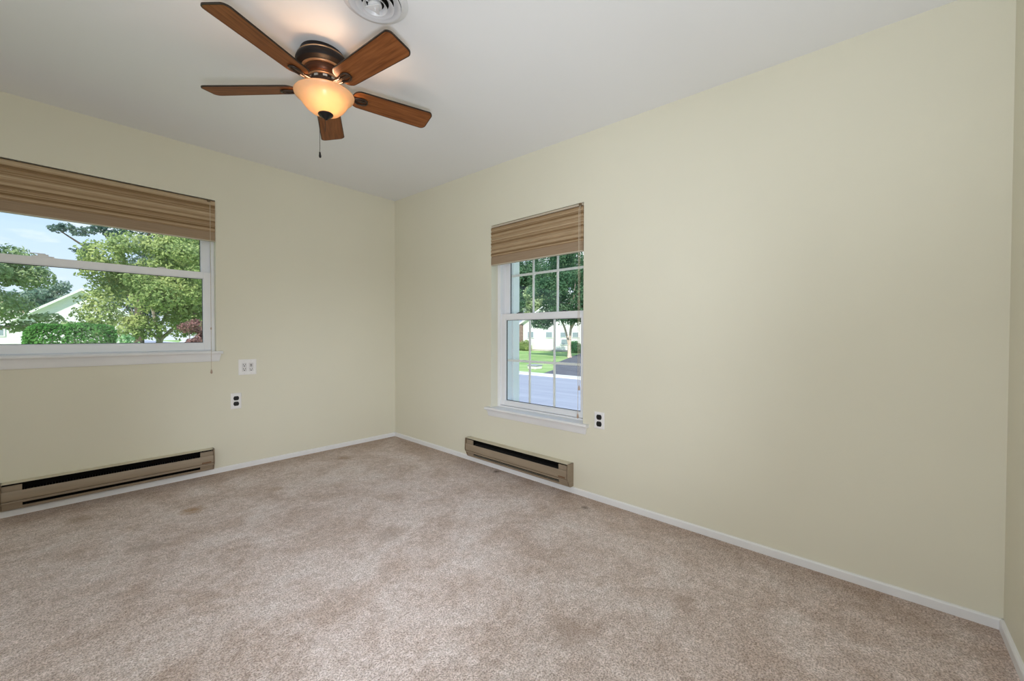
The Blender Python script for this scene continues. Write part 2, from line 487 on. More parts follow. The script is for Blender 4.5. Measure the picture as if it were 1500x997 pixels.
# ------------------------------------------------------------------ mesh helpers
class MB:
    def __init__(self):
        self.v, self.f = [], []
    def add(self, vs, fs):
        o = len(self.v)
        self.v += [tuple(p) for p in vs]
        self.f += [tuple(i+o for i in f) for f in fs]
        return self
    def box(self, x0, x1, y0, y1, z0, z1):
        x0, x1 = min(x0, x1), max(x0, x1)
        y0, y1 = min(y0, y1), max(y0, y1)
        z0, z1 = min(z0, z1), max(z0, z1)
        vs = [(x, y, z) for z in (z0, z1) for y in (y0, y1) for x in (x0, x1)]
        return self.add(vs, [(0, 2, 3, 1), (4, 5, 7, 6), (0, 1, 5, 4), (2, 6, 7, 3), (0, 4, 6, 2), (1, 3, 7, 5)])
    def lathe(self, prof, n=48, c=(0, 0, 0), cap=True):
        vs, fs = [], []
        for r, h in prof:
            for i in range(n):
                a = 2*PI*i/n
                vs.append((c[0]+r*math.cos(a), c[1]+r*math.sin(a), c[2]+h))
        for k in range(len(prof)-1):
            for i in range(n):
                j = (i+1) % n
                fs.append((k*n+i, k*n+j, (k+1)*n+j, (k+1)*n+i))
        if cap:
            if prof[0][0] > 1e-5:
                fs.append(tuple(range(n))[::-1])
            if prof[-1][0] > 1e-5:
                fs.append(tuple((len(prof)-1)*n+i for i in range(n)))
        return self.add(vs, fs)
    def prism(self, poly, a0, a1, axis='x'):
        """extrude a closed 2-D outline along an axis; poly is in the two other axes in order"""
        n = len(poly)
        def P(p, a):
            return {'x': (a, p[0], p[1]), 'y': (p[0], a, p[1]), 'z': (p[0], p[1], a)}[axis]
        vs = [P(p, a0) for p in poly] + [P(p, a1) for p in poly]
        fs = [tuple(range(n)), tuple(range(2*n-1, n-1, -1))]
        fs += [(i, i+n, (i+1) % n + n, (i+1) % n) for i in range(n)]
        return self.add(vs, fs)
    def tube(self, pts, rad, n=8):
        pts = [Vector(p) for p in pts]
        if not isinstance(rad, (list, tuple)):
            rad = [rad]*len(pts)
        vs, fs = [], []
        ref = None
        for k, p in enumerate(pts):
            t = (pts[min(k+1, len(pts)-1)]-pts[max(k-1, 0)]).normalized()
            if ref is None or abs(ref.dot(t)) > 0.95:
                ref = Vector((0, 0, 1)) if abs(t.z) < 0.9 else Vector((1, 0, 0))
            u = t.cross(ref).normalized()
            w = t.cross(u)
            for i in range(n):
                a = 2*PI*i/n
                vs.append(p + (u*math.cos(a)+w*math.sin(a))*rad[k])
        for k in range(len(pts)-1):
            for i in range(n):
                j = (i+1) % n
                fs.append((k*n+i, k*n+j, (k+1)*n+j, (k+1)*n+i))
        fs.append(tuple(range(n))[::-1])
        fs.append(tuple((len(pts)-1)*n+i for i in range(n)))
        return self.add(vs, fs)
    def build(self, name, material, parent=None, bevel=0.0, smooth=None, loc=None):
        import bmesh
        me = bpy.data.meshes.new(name)
        me.from_pydata(self.v, [], self.f)
        bm = bmesh.new()
        bm.from_mesh(me)
        bmesh.ops.recalc_face_normals(bm, faces=bm.faces)
        bm.to_mesh(me)
        bm.free()
        me.materials.append(material)
        o = bpy.data.objects.new(name, me)
        COL.objects.link(o)
        if parent is not None:
            o.parent = parent
        if loc is not None:
            o.location = loc
        if bevel:
            md = o.modifiers.new('bevel', 'BEVEL')
            md.width = bevel
            md.segments = 2
            md.limit_method = 'ANGLE'
            md.angle_limit = math.radians(40)
        if smooth is not None:
            for p in me.polygons:
                p.use_smooth = True
            me.set_sharp_from_angle(angle=math.radians(smooth))
        return o

def thing(name, label, cat, loc=(0, 0, 0), group=None):
    o = bpy.data.objects.new(name, None)
    o.empty_display_size = 0.1
    COL.objects.link(o)
    o.location = loc
    return tag(o, label, cat, group)

def tag(o, label, cat, group=None):
    o['label'] = label
    o['category'] = cat
    if group:
        o['group'] = group
    return o

def struct(o, label=None, cat=None):
    o['kind'] = 'structure'
    if label:
        o['label'] = label
    if cat:
        o['category'] = cat
    return o

def strip(o, material):
    o.data.materials.append(material)
    return o

# ------------------------------------------------------------------ the room
W, D, T = 3.55, 4.0533, 0.26          # width, depth, wall thickness
CZ, CS = 2.44, 0.03076                # the ceiling falls slightly away from the far wall
def ceil_z(y):
    return CZ + CS*y
LX0, LX1, LZ0, LZ1 = -3.13, -1.526, 0.905, 2.068     # opening of the wide window, in the wall y = 0
RY0, RY1, RZ0, RZ1 = -2.284, -1.425, 0.458, 1.927    # opening of the narrow window, in the wall x = 0

struct(MB().box(-W-0.3, 0.3, -D-0.3, 0.3, -0.3, 0.0).build('floor', M['carpet']),
       'beige cut pile carpet with worn brown patches', 'floor')
m = MB()
vs = []
for z in (0.0, 0.22):
    for y in (-D-0.4, 0.4):
        for x in (-W-0.4, 0.4):
            vs.append((x, y, ceil_z(y)+z))
m.add(vs, [(0, 2, 3, 1), (4, 5, 7, 6), (0, 1, 5, 4), (2, 6, 7, 3), (0, 4, 6, 2), (1, 3, 7, 5)])
struct(m.build('ceiling', M['ceiling']), 'smooth off white painted ceiling', 'ceiling')

ZT = 2.62
def slab(name, u0, u1, h, make, label):
    """wall with an opening h = (a, b, z0, z1) or None"""
    m = MB()
    if h is None:
        make(m, u0, u1, -0.1, ZT)
    else:
        a, b, z0, z1 = h
        make(m, u0, a, -0.1, ZT)
        make(m, b, u1, -0.1, ZT)
        make(m, a, b, -0.1, z0)
        make(m, a, b, z1, ZT)
    struct(m.build(name, M['wall']), label, 'wall')
slab('wall_north', -W-T, 0.0, (LX0, LX1, LZ0, LZ1), lambda m, a, b, c, d: m.box(a, b, 0, T, c, d), 'cream painted wall holding the wide window')
slab('wall_east', -D-T, T, (RY0, RY1, RZ0, RZ1), lambda m, a, b, c, d: m.box(0, T, a, b, c, d), 'long cream painted wall holding the narrow window')
slab('wall_south', -W-T, 0.0, None, lambda m, a, b, c, d: m.box(a, b, -D-T, -D, c, d), 'cream wall strip at the right edge')
slab('wall_west', -D, 0.0, None, lambda m, a, b, c, d: m.box(-W-T, -W, a, b, c, d), 'cream wall opposite the narrow window')

BH = 0.0385
def bprof(s):
    return [(0, 0), (-0.012*s, 0), (-0.012*s, BH-0.006), (-0.009*s, BH-0.001), (-0.005*s, BH), (0, BH)]
struct(MB().prism(bprof(1), -W, 0.0, 'x').build('baseboard_north', M['trim']), 'white baseboard under the wide window', 'baseboard')
struct(MB().prism(bprof(1), -D, 0.0, 'y').build('baseboard_east', M['trim']), 'white baseboard along the long wall', 'baseboard')
struct(MB().prism([(-D-p[0], p[1]) for p in bprof(1)], -W, 0.0, 'x').build('baseboard_south', M['trim']), 'white baseboard at the right edge', 'baseboard')
struct(MB().prism([(-W-p[0], p[1]) for p in bprof(1)], -D, 0.0, 'y').build('baseboard_west', M['trim']), 'white baseboard opposite the narrow window', 'baseboard')

# ------------------------------------------------------------------ windows
# Built in a local frame: u runs along the wall, d goes outwards through the wall, z is up.
def frame_box(m, to, u0, u1, d0, d1, z0, z1):
    p, q = to(u0, d0), to(u1, d1)
    m.box(p[0], q[0], p[1], q[1], z0, z1)

def ring(m, to, u0, u1, z0, z1, d0, d1, wl, wr, wb, wt):
    frame_box(m, to, u0, u0+wl, d0, d1, z0, z1)
    frame_box(m, to, u1-wr, u1, d0, d1, z0, z1)
    frame_box(m, to, u0+wl, u1-wr, d0, d1, z0, z0+wb)
    frame_box(m, to, u0+wl, u1-wr, d0, d1, z1-wt, z1)

def profile_prism(m, axis, to, poly, u0, u1):
    """poly in (d, z); runs along u"""
    pts = []
    n = len(poly)
    vs = [(*to(u0, d), z) for d, z in poly] + [(*to(u1, d), z) for d, z in poly]
    fs = [tuple(range(n)), tuple(range(2*n-1, n-1, -1))] + [(i, i+n, (i+1) % n+n, (i+1) % n) for i in range(n)]
    m.add(vs, fs)

def build_window(name, label, to, u0, u1, z0, z1, zmeet, horn, muntins, locks, latches, sill_top, apron_z, fr, stile, brail, dl):
    """u0 < u1 opening; fr = jamb liner width; dl = depth of the lower sash face"""
    root = struct(bpy.data.objects.new(name, None), label, 'window')
    COL.objects.link(root)
    d_low0, d_low1 = dl, dl+0.035
    d_up0, d_up1 = dl+0.040, dl+0.075
    # jamb liner and head and sloping inner sill
    m = MB()
    ring(m, to, u0, u1, z0, z1, dl-0.012, T-0.045, fr, fr, 0.030, 0.03)
    for s in (0, 1):     # parting beads
        a, b = (u0+fr, u0+fr+0.008) if s == 0 else (u1-fr-0.008, u1-fr)
        frame_box(m, to, a, b, d_low1+0.001, d_up0-0.001, z0+0.03, z1-0.03)
    m.build('window_frame', M['vinyl'], root, bevel=0.002)
    # outer casing seen through the glass
    m = MB()
    ring(m, to, u0-0.02, u1+0.02, z0-0.03, z1+0.03, T-0.045, T+0.03, fr+0.035, fr+0.035, 0.045, 0.06)
    m.build('outer_casing', M['muntin'], root)
    def sash(nm, a0, a1, b0, b1, d0, d1, wb, wt):
        m = MB()
        ring(m, to, a0, a1, b0, b1, d0, d1, stile, stile, wb, wt)
        # glazing bead step
        g = 0.006
        ring(m, to, a0+stile-0.001, a1-stile+0.001, b0+wb-0.001, b1-wt+0.001, d0+0.006, d1-0.006, g, g, g, g)
        so = m.build(nm, M['vinyl'], root, bevel=0.0025)
        dm = (d0+d1)/2
        m = MB()
        ring(m, to, a0+stile+g-0.001, a1-stile-g+0.001, b0+wb+g-0.001, b1-wt-g+0.001, dm-0.004, dm+0.004, 0.003, 0.003, 0.003, 0.003)
        m.build('gasket', M['gasket'], so)
        m = MB()
        frame_box(m, to, a0+stile, a1-stile, dm-0.002, dm+0.002, b0+wb, b1-wt)
        m.build('pane', M['glass'], so)
        if muntins:
            m = MB()
            ua, ub = a0+stile+g, a1-stile-g
            za, zb = b0+wb+g, b1-wt-g
            w = 0.009
            for k in range(1, muntins+1):
                uu = ua+(ub-ua)*k/(muntins+1)
                frame_box(m, to, uu-w, uu+w, dm+0.0035, dm+0.0105, za, zb)
            zz = (za+zb)/2
            frame_box(m, to, ua, ub, dm+0.004, dm+0.010, zz-w, zz+w)
            m.build('muntin_grid', M['muntin'], so, bevel=0.0015)
        return so
    sash('upper_sash', u0+fr+0.004, u1-fr-0.004, zmeet-0.022, z1-0.028, d_up0, d_up1, 0.034, 0.045)
    lo = sash('lower_sash', u0+fr-0.001, u1-fr+0.001, z0+0.032, zmeet+0.026, d_low0, d_low1, brail, 0.046)
    zt = zmeet+0.026
    for u in locks:
        m = MB()
        frame_box(m, to, u-0.045, u+0.045, d_low0+0.004, d_low1-0.002, zt, zt+0.008)
        frame_box(m, to, u-0.022, u+0.022, d_low0+0.006, d_low1-0.004, zt+0.008, zt+0.018)
        frame_box(m, to, u-0.055, u+0.010, d_low0+0.008, d_low0+0.018, zt+0.018, zt+0.023)
        m.build('sash_lock', M['vinyl'], lo, bevel=0.0015)
    for u in latches:
        m = MB()
        frame_box(m, to, u-0.026, u+0.026, d_low0+0.004, d_low0+0.022, zt, zt+0.006)
        frame_box(m, to, u-0.012, u+0.012, d_low0+0.006, d_low0+0.018, zt+0.006, zt+0.010)
        m.build('tilt_latch', M['plate_grey'] if not muntins else M['gasket'], lo, bevel=0.001)
    # stool with horns
    m = MB()
    st, sb = sill_top, sill_top-0.022
    poly = [(0.0, sb), (-0.030, sb), (-0.036, sb+0.005), (-0.038, sb+0.011), (-0.036, sb+0.017), (-0.030, st), (0.0, st)]
    profile_prism(m, None, to, poly, u0-horn, u1+horn)
    frame_box(m, to, u0+0.0005, u1-0.0005, 0.0, dl-0.012, sb, st)
    m.build('window_sill', M['trim'], root, smooth=35)
    # apron with a moulded face and returned ends
    ah = sb-apron_z
    prof = [(-0.001, 0.0), (-0.006, 0.0), (-0.010, 0.006), (-0.011, ah*0.5), (-0.017, ah*0.82), (-0.020, ah), (-0.001, ah)]
    vs = []
    for end in (0, 1):
        for dd, zz in prof:
            inset = (1-zz/ah)*0.010
            uu = (u0-horn*0.75+inset) if end == 0 else (u1+horn*0.75-inset)
            vs.append((*to(uu, dd), apron_z+zz))
    n = len(prof)
    m = MB().add(vs, [tuple(range(n)), tuple(range(2*n-1, n-1, -1))] + [(i, i+n, (i+1) % n+n, (i+1) % n) for i in range(n)])
    m.build('apron', M['trim'], root, smooth=35)
    return root

to_n = lambda u, d: (u, d)            # north wall: u = x, outwards = +y
to_e = lambda u, d: (d, u)            # east wall:  u = y, outwards = +x
build_window('window_1', 'wide double hung window over the left baseboard heater', to_n, LX0, LX1, 0.905, LZ1, 1.500, 0.037, 0,
             [-2.375], [-1.825], 0.930, 0.852, 0.018, 0.046, 0.052, 0.058)
build_window('window_2', 'narrow double hung window with grids on the long wall', to_e, RY0, RY1, 0.458, RZ1, 1.200, 0.045, 2,
             [], [-1.645, -2.065], 0.478, 0.408, 0.030, 0.044, 0.036, 0.085)

# ------------------------------------------------------------------ woven shades, raised
def shade(name, label, to, u0, u1, z0, z1, seed, headrail, ucord, cords):
    root = thing(name, label, 'window shade', (0, 0, 0), None)
    rnd = random.Random(seed)
    hem_h = 0.070
    # stacked folds: rounded ripples down the face
    zt, zb = z1-(0.020 if headrail else 0.006), z0+hem_h
    n = 8
    prof = []
    for k in range(n+1):
        z = zt+(zb-zt)*k/n
        prof.append((-0.004-0.002*rnd.random(), z))
        if k < n:
            for q in (0.2, 0.5, 0.85):
                prof.append((-0.004-0.007*math.sin(PI*q)-0.001*rnd.random(), z+(zb-zt)/n*q))
    poly = [(0.045, zt)] + prof + [(0.045, zb)]
    m = MB()
    profile_prism(m, None, to, poly, u0, u1)
    m.build('woven_fabric', M['woven'], root, smooth=60)
    m = MB()
    profile_prism(m, None, to, [(0.010, zb), (-0.006, zb), (-0.009, zb-0.012), (-0.010, z0+0.015), (-0.008, z0+0.007), (0.010, z0+0.007)], u0+0.001, u1-0.001)
    m.build('hem_band', M['hem'], root, smooth=40)
    m = MB()
    frame_box(m, to, u0+0.001, u1-0.001, -0.011, 0.012, z0, z0+0.008)
    m.build('bottom_slat', M['hemlight'], root, bevel=0.002)
    m = MB()
    frame_box(m, to, u0, u1, 0.0 if headrail else 0.004, 0.05, zt, z1-0.002)
    if headrail:
        frame_box(m, to, u0, u1, -0.006, 0.0, zt+0.002, z1-0.005)
    m.build('head_rail', M['hemlight'] if headrail else M['heater_edge'], root, bevel=0.001)
    for (du, d, zend, mids) in cords:
        u = ucord+du
        m = MB()
        m.tube([(*to(u, -0.010), z1-0.012), (*to(u, d), z1-0.05), (*to(u, d), (z1+zend)/2), (*to(u, d), zend)], 0.0014, 6)
        c = m.build('pull_cord', M['cord'], root)
        m = MB()
        m.lathe([(0.0015, 0.018), (0.004, 0.014), (0.0065, 0.0), (0.0068, -0.008), (0.004, -0.014), (0.001, -0.015)], 12, (*to(u, d), zend))
        m.build('tassel', M['tassel'], c, smooth=60)
        for zm in mids:
            m = MB()
            m.lathe([(0.0015, 0.010), (0.004, 0.005), (0.004, -0.006), (0.0015, -0.010)], 10, (*to(u, d), zm))
            m.build('cord_joiner', M['tassel'], c, smooth=60)
    m = MB()
    frame_box(m, to, ucord-0.010, ucord+0.008, -0.016, -0.003, z1-0.020, z1-0.004)
    m.build('cord_lock', M['heater_edge'], root, bevel=0.002)
    return root
shade('woven_shade', 'long woven wood shade raised over the wide left window', to_n, LX0+0.003, LX1-0.002, 1.754, 2.064, 3, False,
      -1.565, [(0.0, -0.046, 0.778, [1.10])])
shade('woven_shade', 'short woven wood shade raised over the narrow window on the long wall', to_e, RY0+0.003, RY1-0.006, 1.606, 1.925, 8, True,
      -2.262, [(0.0, -0.028, 0.525, []), (-0.006, -0.022, 0.71, [])])

# ------------------------------------------------------------------ electric baseboard heaters
def heater(label, to, u0, u1, flip):
    """u0 < u1; to(u, d): d < 0 is into the room"""
    root = thing('baseboard_heater', label, 'heater', (0, 0, 0), 'baseboard heaters under the windows')
    zb, zt = 0.044, 0.201
    t = 0.004
    mg = 0.082           # blank ends beside the slots
    # sheet metal back and hood
    m = MB()
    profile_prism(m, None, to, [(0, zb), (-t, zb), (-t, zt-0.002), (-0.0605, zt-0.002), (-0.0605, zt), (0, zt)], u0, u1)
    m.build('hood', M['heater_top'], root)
    # front panel: flat upper face, rolled lower edge
    m = MB()
    profile_prism(m, None, to, [(-0.058, 0.153), (-0.065, 0.157), (-0.0665, 0.154), (-0.068, 0.112), (-0.067, 0.104), (-0.063, 0.098), (-0.0645, 0.093), (-0.061, 0.084), (-0.050, 0.083), (-0.050, 0.087), (-0.060, 0.098), (-0.062, 0.112)], u0+0.003, u1-0.003)
    m.build('front_panel', M['heater'], root, smooth=30)
    # blank ends of the upper and the lower slot
    for a, b in ((u0+0.003, u0+mg), (u1-mg, u1-0.003)):
        m = MB()
        profile_prism(m, None, to, [(-0.048, 0.150), (-0.055, 0.150), (-0.055, zt-0.013), (-0.048, zt-0.013)], a, b)
        m.build('slot_blank', M['heater'], root)
        m = MB()
        profile_prism(m, None, to, [(-0.040, 0.058), (-0.044, 0.058), (-0.053, 0.088), (-0.047, 0.088)], a, b)
        m.build('slot_blank', M['heater'], root)
    # lower lip
    m = MB()
    profile_prism(m, None, to, [(-0.004, zb), (-0.036, zb), (-0.042, 0.048), (-0.046, 0.062), (-0.042, 0.063), (-0.038, 0.052), (-0.004, 0.050)], u0+0.003, u1-0.003)
    m.build('lower_lip', M['heater'], root)
    # dark inside with fins
    m = MB()
    frame_box(m, to, u0+0.004, u1-0.004, -t-0.001, -0.010, 0.055, zt-0.008)
    m.build('inner_back', M['void'], root)
    m = MB()
    k = int((u1-u0-2*mg)/0.012)
    for i in range(k):
        u = u0+mg+0.006+i*0.012
        frame_box(m, to, u, u+0.0012, -0.012, -0.046, 0.085, 0.160)
    m.tube([(*to(u0+0.02, -0.03), 0.122), (*to(u1-0.02, -0.03), 0.122)], 0.006, 10)
    m.build('heating_fins', M['fins'], root)
    # end caps following the profile
    endp = [(0, zb), (-0.036, zb), (-0.046, 0.056), (-0.056, 0.082), (-0.066, 0.096), (-0.070, 0.112), (-0.068, 0.156), (-0.064, zt), (0, zt)]
    for a, b in ((u0-0.003, u0+0.0035), (u1-0.0035, u1+0.003)):
        m = MB()
        profile_prism(m, None, to, endp, a, b)
        m.build('end_cap', M['heater'], root, bevel=0.001)
    for a, b in ((u0+0.0036, u0+0.0062), (u1-0.0062, u1-0.0036)):
        m = MB()
        profile_prism(m, None, to, [(d*1.022, z) for d, z in endp], a, b)
        m.build('edge_seam', M['heater_edge'], root)  # dark brown outline just inside each end cap
    # dark seam on the visible edges
    m = MB()
    profile_prism(m, None, to, [(-0.0660, 0.0985), (-0.0672, 0.1000), (-0.0672, 0.1020), (-0.0660, 0.1030)], u0+0.006, u1-0.006)
    m.build('seam', M['heater_edge'], root)
    m = MB()
    a, b = (u1-0.075, u1-0.020) if not flip else (u0+0.020, u0+0.075)
    frame_box(m, to, a, b, -0.066, -0.0690, 0.106, 0.116)
    m.build('badge', M['badge'], root)
    return root
heater('brown baseboard heater under the wide left window', to_n, -2.545, -1.555, False)
heater('brown baseboard heater under the narrow window on the long wall', to_e, -2.210, -1.185, True)

# ------------------------------------------------------------------ wall outlets
def plate(m, to, u0, u1, z0, z1):
    """bevelled cover plate"""
    c = 0.006
    def P(u, d, z):
        return (*to(u, d), z)
    vs = [P(u, -0.0005, z) for u, z in ((u0, z0), (u1, z0), (u1, z1), (u0, z1))] + \
         [P(u, -0.0035, z) for u, z in ((u0, z0), (u1, z0), (u1, z1), (u0, z1))] + \
         [P(u, -0.0065, z) for u, z in ((u0+c, z0+c), (u1-c, z0+c), (u1-c, z1-c), (u0+c, z1-c))]
    fs = [(3, 2, 1, 0), (8, 9, 10, 11)]
    for k in (0, 4):
        fs += [(k+i, k+(i+1) % 4, k+4+(i+1) % 4, k+4+i) for i in range(4)]
    m.add(vs, fs)

def disc(m, to, uc, zc, ru, rz, d0, d1, flat=0.78, n=28):
    """duplex receptacle face: a round with flats at top and bottom"""
    pts = []
    for i in range(n):
        a = 2*PI*i/n
        pts.append((uc+ru*math.cos(a), zc+max(-flat, min(flat, math.sin(a)))*rz))
    vs = [(*to(u, d0), z) for u, z in pts] + [(*to(u, d1), z) for u, z in pts]
    m.add(vs, [tuple(range(n)), tuple(range(2*n-1, n-1, -1))] + [(i, i+n, (i+1) % n+n, (i+1) % n) for i in range(n)])

def duplex(label, to, u0, u1, z0, z1):
    root = thing('wall_outlet', label, 'outlet', (0, 0, 0), 'white plated outlets with black sockets')
    m = MB()
    plate(m, to, u0, u1, z0, z1)
    m.build('cover_plate', M['plate_white'], root)
    uc, zc = (u0+u1)/2, (z0+z1)/2
    for s in (1, -1):
        zz = zc+s*0.0215
        m = MB()
        disc(m, to, uc, zz, 0.0185, 0.0205, -0.004, -0.0085)
        r = m.build('receptacle', M['black'], root)
        m = MB()
        frame_box(m, to, uc-0.0075, uc-0.0055, -0.0080, -0.0088, zz-0.001, zz+0.008)
        frame_box(m, to, uc+0.0055, uc+0.0075, -0.0080, -0.0088, zz-0.001, zz+0.008)
        disc(m, to, uc, zz-0.008, 0.0028, 0.0028, -0.0080, -0.0088, 1.0, 12)
        m.build('socket_slot', M['fins'], r)
    m = MB()
    disc(m, to, uc, zc, 0.003, 0.003, -0.006, -0.0078, 1.0, 14)
    m.build('screw', M['screw'], root)
    return root
duplex('white outlet with two black sockets below the double plate, left wall', to_n, -1.437, -1.367, 0.474, 0.597)
duplex('white outlet with two black sockets on the long wall beside the narrow window', to_e, -2.443, -2.372, 0.461, 0.568)

root = thing('wall_outlet', 'wide white double outlet plate above the smaller outlet, left wall', 'outlet')
u0, u1, z0, z1 = -1.384, -1.262, 0.736, 0.858
m = MB()
plate(m, to_n, u0, u1, z0, z1)
m.build('cover_plate', M['plate_white'], root)
uc, zc = (u0+u1)/2, (z0+z1)/2
for s, kind in ((-1, 'receptacle'), (1, 'charging_port')):
    m = MB()
    cu = uc+s*0.023
    frame_box(m, to_n, cu-0.0165, cu+0.0165, -0.005, -0.0085, zc-0.0335, zc+0.0335)
    r = m.build(kind, M['plate_grey'], root, bevel=0.0008)
    m = MB()
    if kind == 'receptacle':
        for zz in (zc+0.017, zc-0.017):
            frame_box(m, to_n, cu-0.0085, cu-0.0055, -0.0080, -0.0089, zz, zz+0.009)
            frame_box(m, to_n, cu+0.0055, cu+0.0085, -0.0080, -0.0089, zz, zz+0.009)
            disc(m, to_n, cu, zz-0.008, 0.004, 0.004, -0.0080, -0.0089, 1.0, 12)
        m.build('socket_slot', M['fins'], r)
    else:
        for zz in (zc+0.020, zc+0.008):
            frame_box(m, to_n, cu-0.007, cu+0.007, -0.0080, -0.0089, zz-0.0028, zz+0.0028)
        disc(m, to_n, cu, zc-0.026, 0.004, 0.004, -0.0080, -0.0089, 1.0, 12)
        frame_box(m, to_n, cu-0.008, cu-0.006, -0.0080, -0.0089, zc-0.020, zc-0.010)
        frame_box(m, to_n, cu+0.006, cu+0.008, -0.0080, -0.0089, zc-0.020, zc-0.010)
        m.build('port_slot', M['fins'], r)
for du in (-0.023, 0.023):
    for zz in (zc+0.048, zc-0.048):
        m = MB()
        disc(m, to_n, uc+du, zz, 0.0028, 0.0028, -0.006, -0.0075, 1.0, 12)
        m.build('screw', M['plate_grey'], root)

# ------------------------------------------------------------------ ceiling fan
nrm = Vector((-0.0489, 0.0055, 1.0)).normalized()
e1 = Vector((0, 1, 0)).cross(nrm).normalized()
e2 = nrm.cross(e1)
FC = Vector((-1.4365, -1.7475, 2.226))
fan = thing('ceiling_fan', 'five blade hugger ceiling fan with lit amber bowl light', 'ceiling fan')
fan.matrix_world = Matrix(((e1.x, e2.x, nrm.x, FC.x), (e1.y, e2.y, nrm.y, FC.y), (e1.z, e2.z, nrm.z, FC.z), (0, 0, 0, 1)))
H = 0.158
house = MB().lathe([(0.094, H+0.006), (0.097, H-0.010), (0.101, 0.140), (0.102, 0.136), (0.112, 0.128), (0.1175, 0.116), (0.118, 0.106), (0.113, 0.096), (0.100, 0.089), (0.088, 0.085),
                    (0.084, 0.082), (0.083, 0.080)], 64).build('motor_housing', M['bronze'], fan, smooth=35)
MB().lathe([(0.1005, 0.142), (0.1045, 0.140), (0.1055, 0.137), (0.1035, 0.133), (0.100, 0.133)], 64).build('trim_ring', M['gold'], house, smooth=35)
MB().lathe([(0.086, 0.089), (0.0925, 0.0885), (0.0935, 0.085), (0.090, 0.081), (0.082, 0.080)], 64).build('trim_ring', M['gold'], house, smooth=35)
MB().lathe([(0.083, 0.081), (0.084, 0.074), (0.080, 0.060), (0.073, 0.050), (0.066, 0.046)], 64).build('copper_collar', M['copper'], fan, smooth=35)
MB().lathe([(0.062, 0.0475), (0.0685, 0.047), (0.0700, 0.0435), (0.067, 0.040), (0.058, 0.0395)], 64).build('trim_ring', M['gold'], house, smooth=35)
m = MB().lathe([(0.060, 0.040), (0.060, 0.026), (0.072, 0.022), (0.074, 0.012), (0.074, -0.004), (0.060, -0.008), (0.058, -0.030), (0.050, -0.036)], 48)
fly = m.build('flywheel', M['iron'], fan, smooth=35)
m = MB()
for k in range(10):
    a = 2*PI*k/10
    c, s = math.cos(a), math.sin(a)
    u, v = Vector((c, s, 0)), Vector((-s, c, 0))
    b0 = Vector((0, 0, 0.033))
    pts = [b0+u*r+v*w+Vector((0, 0, h)) for h in (-0.005, 0.005) for r in (0.058, 0.0635) for w in (-0.009, 0.009)]
    m.add(pts, [(0, 2, 3, 1), (4, 5, 7, 6), (0, 1, 5, 4), (2, 6, 7, 3), (0, 4, 6, 2), (1, 3, 7, 5)])
m.build('motor_rib', M['screw'], fly)

def blade_outline(x0, x1, w0, w1, r0, r1):
    """rounded paddle in plan: narrower at the root, corners rounded"""
    pts = []
    def corner(cx, cy, r, a0, a1, n=7):
        for i in range(n+1):
            a = a0+(a1-a0)*i/n
            pts.append((cx+r*math.cos(a), cy+r*math.sin(a)))
    corner(x1-r1, -w1+r1, r1, -PI/2, 0)
    corner(x1-r1, w1-r1, r1, 0, PI/2)
    corner(x0+r0, w0-r0, r0, PI/2, PI)
    corner(x0+r0, -w0+r0, r0, PI, 1.5*PI)
    return pts
PITCH = math.radians(-13.0)
for k, deg in enumerate((206.46, 134.46, 62.46, -9.54, -81.54)):
    A = math.radians(deg)
    # edge banded board: dark board with an inset wood face below and above
    R = Matrix.Rotation(A, 4, 'Z') @ Matrix.Rotation(PITCH, 4, 'X')
    b = MB().prism(blade_outline(0.128, 0.541, 0.0560, 0.0655, 0.040, 0.026), -0.0030, 0.0030, 'z').build('blade', M['blade_edge'], fan)
    b.matrix_local = R
    f = MB().prism(blade_outline(0.1305, 0.5365, 0.0530, 0.0615, 0.038, 0.023), -0.0036, -0.0028, 'z').build('wood_face', M['blade'], b)
    f = MB().prism(blade_outline(0.1305, 0.5365, 0.0530, 0.0615, 0.038, 0.023), 0.0028, 0.0036, 'z').build('wood_face', M['blade'], b)
    # blade iron: arm from the flywheel ending in an open loop under the blade
    m = MB()
    zz = -0.0090
    loop = [(0.140, -0.011), (0.158, -0.018), (0.182, -0.019), (0.196, -0.012), (0.200, 0.0), (0.196, 0.012), (0.182, 0.019), (0.158, 0.018), (0.140, 0.011)]
    m.tube([(x, y, zz) for x, y in loop], 0.0050, 8)
    m.tube([(0.060, -0.010, 0.004), (0.100, -0.010, -0.002), (0.140, -0.011, zz)], 0.0060, 8)
    m.tube([(0.060, 0.010, 0.004), (0.100, 0.010, -0.002), (0.140, 0.011, zz)], 0.0060, 8)
    m.box(0.075, 0.190, -0.007, 0.007, -0.0085, -0.0040)
    m.build('blade_iron', M['iron'], b, smooth=50)

# bowl light
bowl_prof = [(0.118, -0.024), (0.129, -0.0245), (0.1325, -0.028), (0.131, -0.033), (0.122, -0.040), (0.112, -0.050), (0.104, -0.062), (0.096, -0.075), (0.084, -0.090), (0.068, -0.104), (0.048, -0.114), (0.020, -0.119),
             (0.020, -0.1155), (0.047, -0.1105), (0.066, -0.1005), (0.081, -0.087), (0.093, -0.072), (0.101, -0.059), (0.109, -0.047), (0.119, -0.036), (0.124, -0.0305), (0.118, -0.024)]
bowl = MB().lathe(bowl_prof, 64, cap=False).build('light_bowl', M['bowl'], fan, smooth=70)
MB().lathe([(0.033, -0.116), (0.034, -0.119), (0.031, -0.123), (0.020, -0.127), (0.016, -0.133), (0.010, -0.137), (0.006, -0.143), (0.001, -0.145)], 32).build('finial', M['bronze'], fan, smooth=40)
MB().tube([(0, 0, -0.030), (0, 0, -0.118)], 0.006, 10).build('centre_rod', M['gold'], fan)
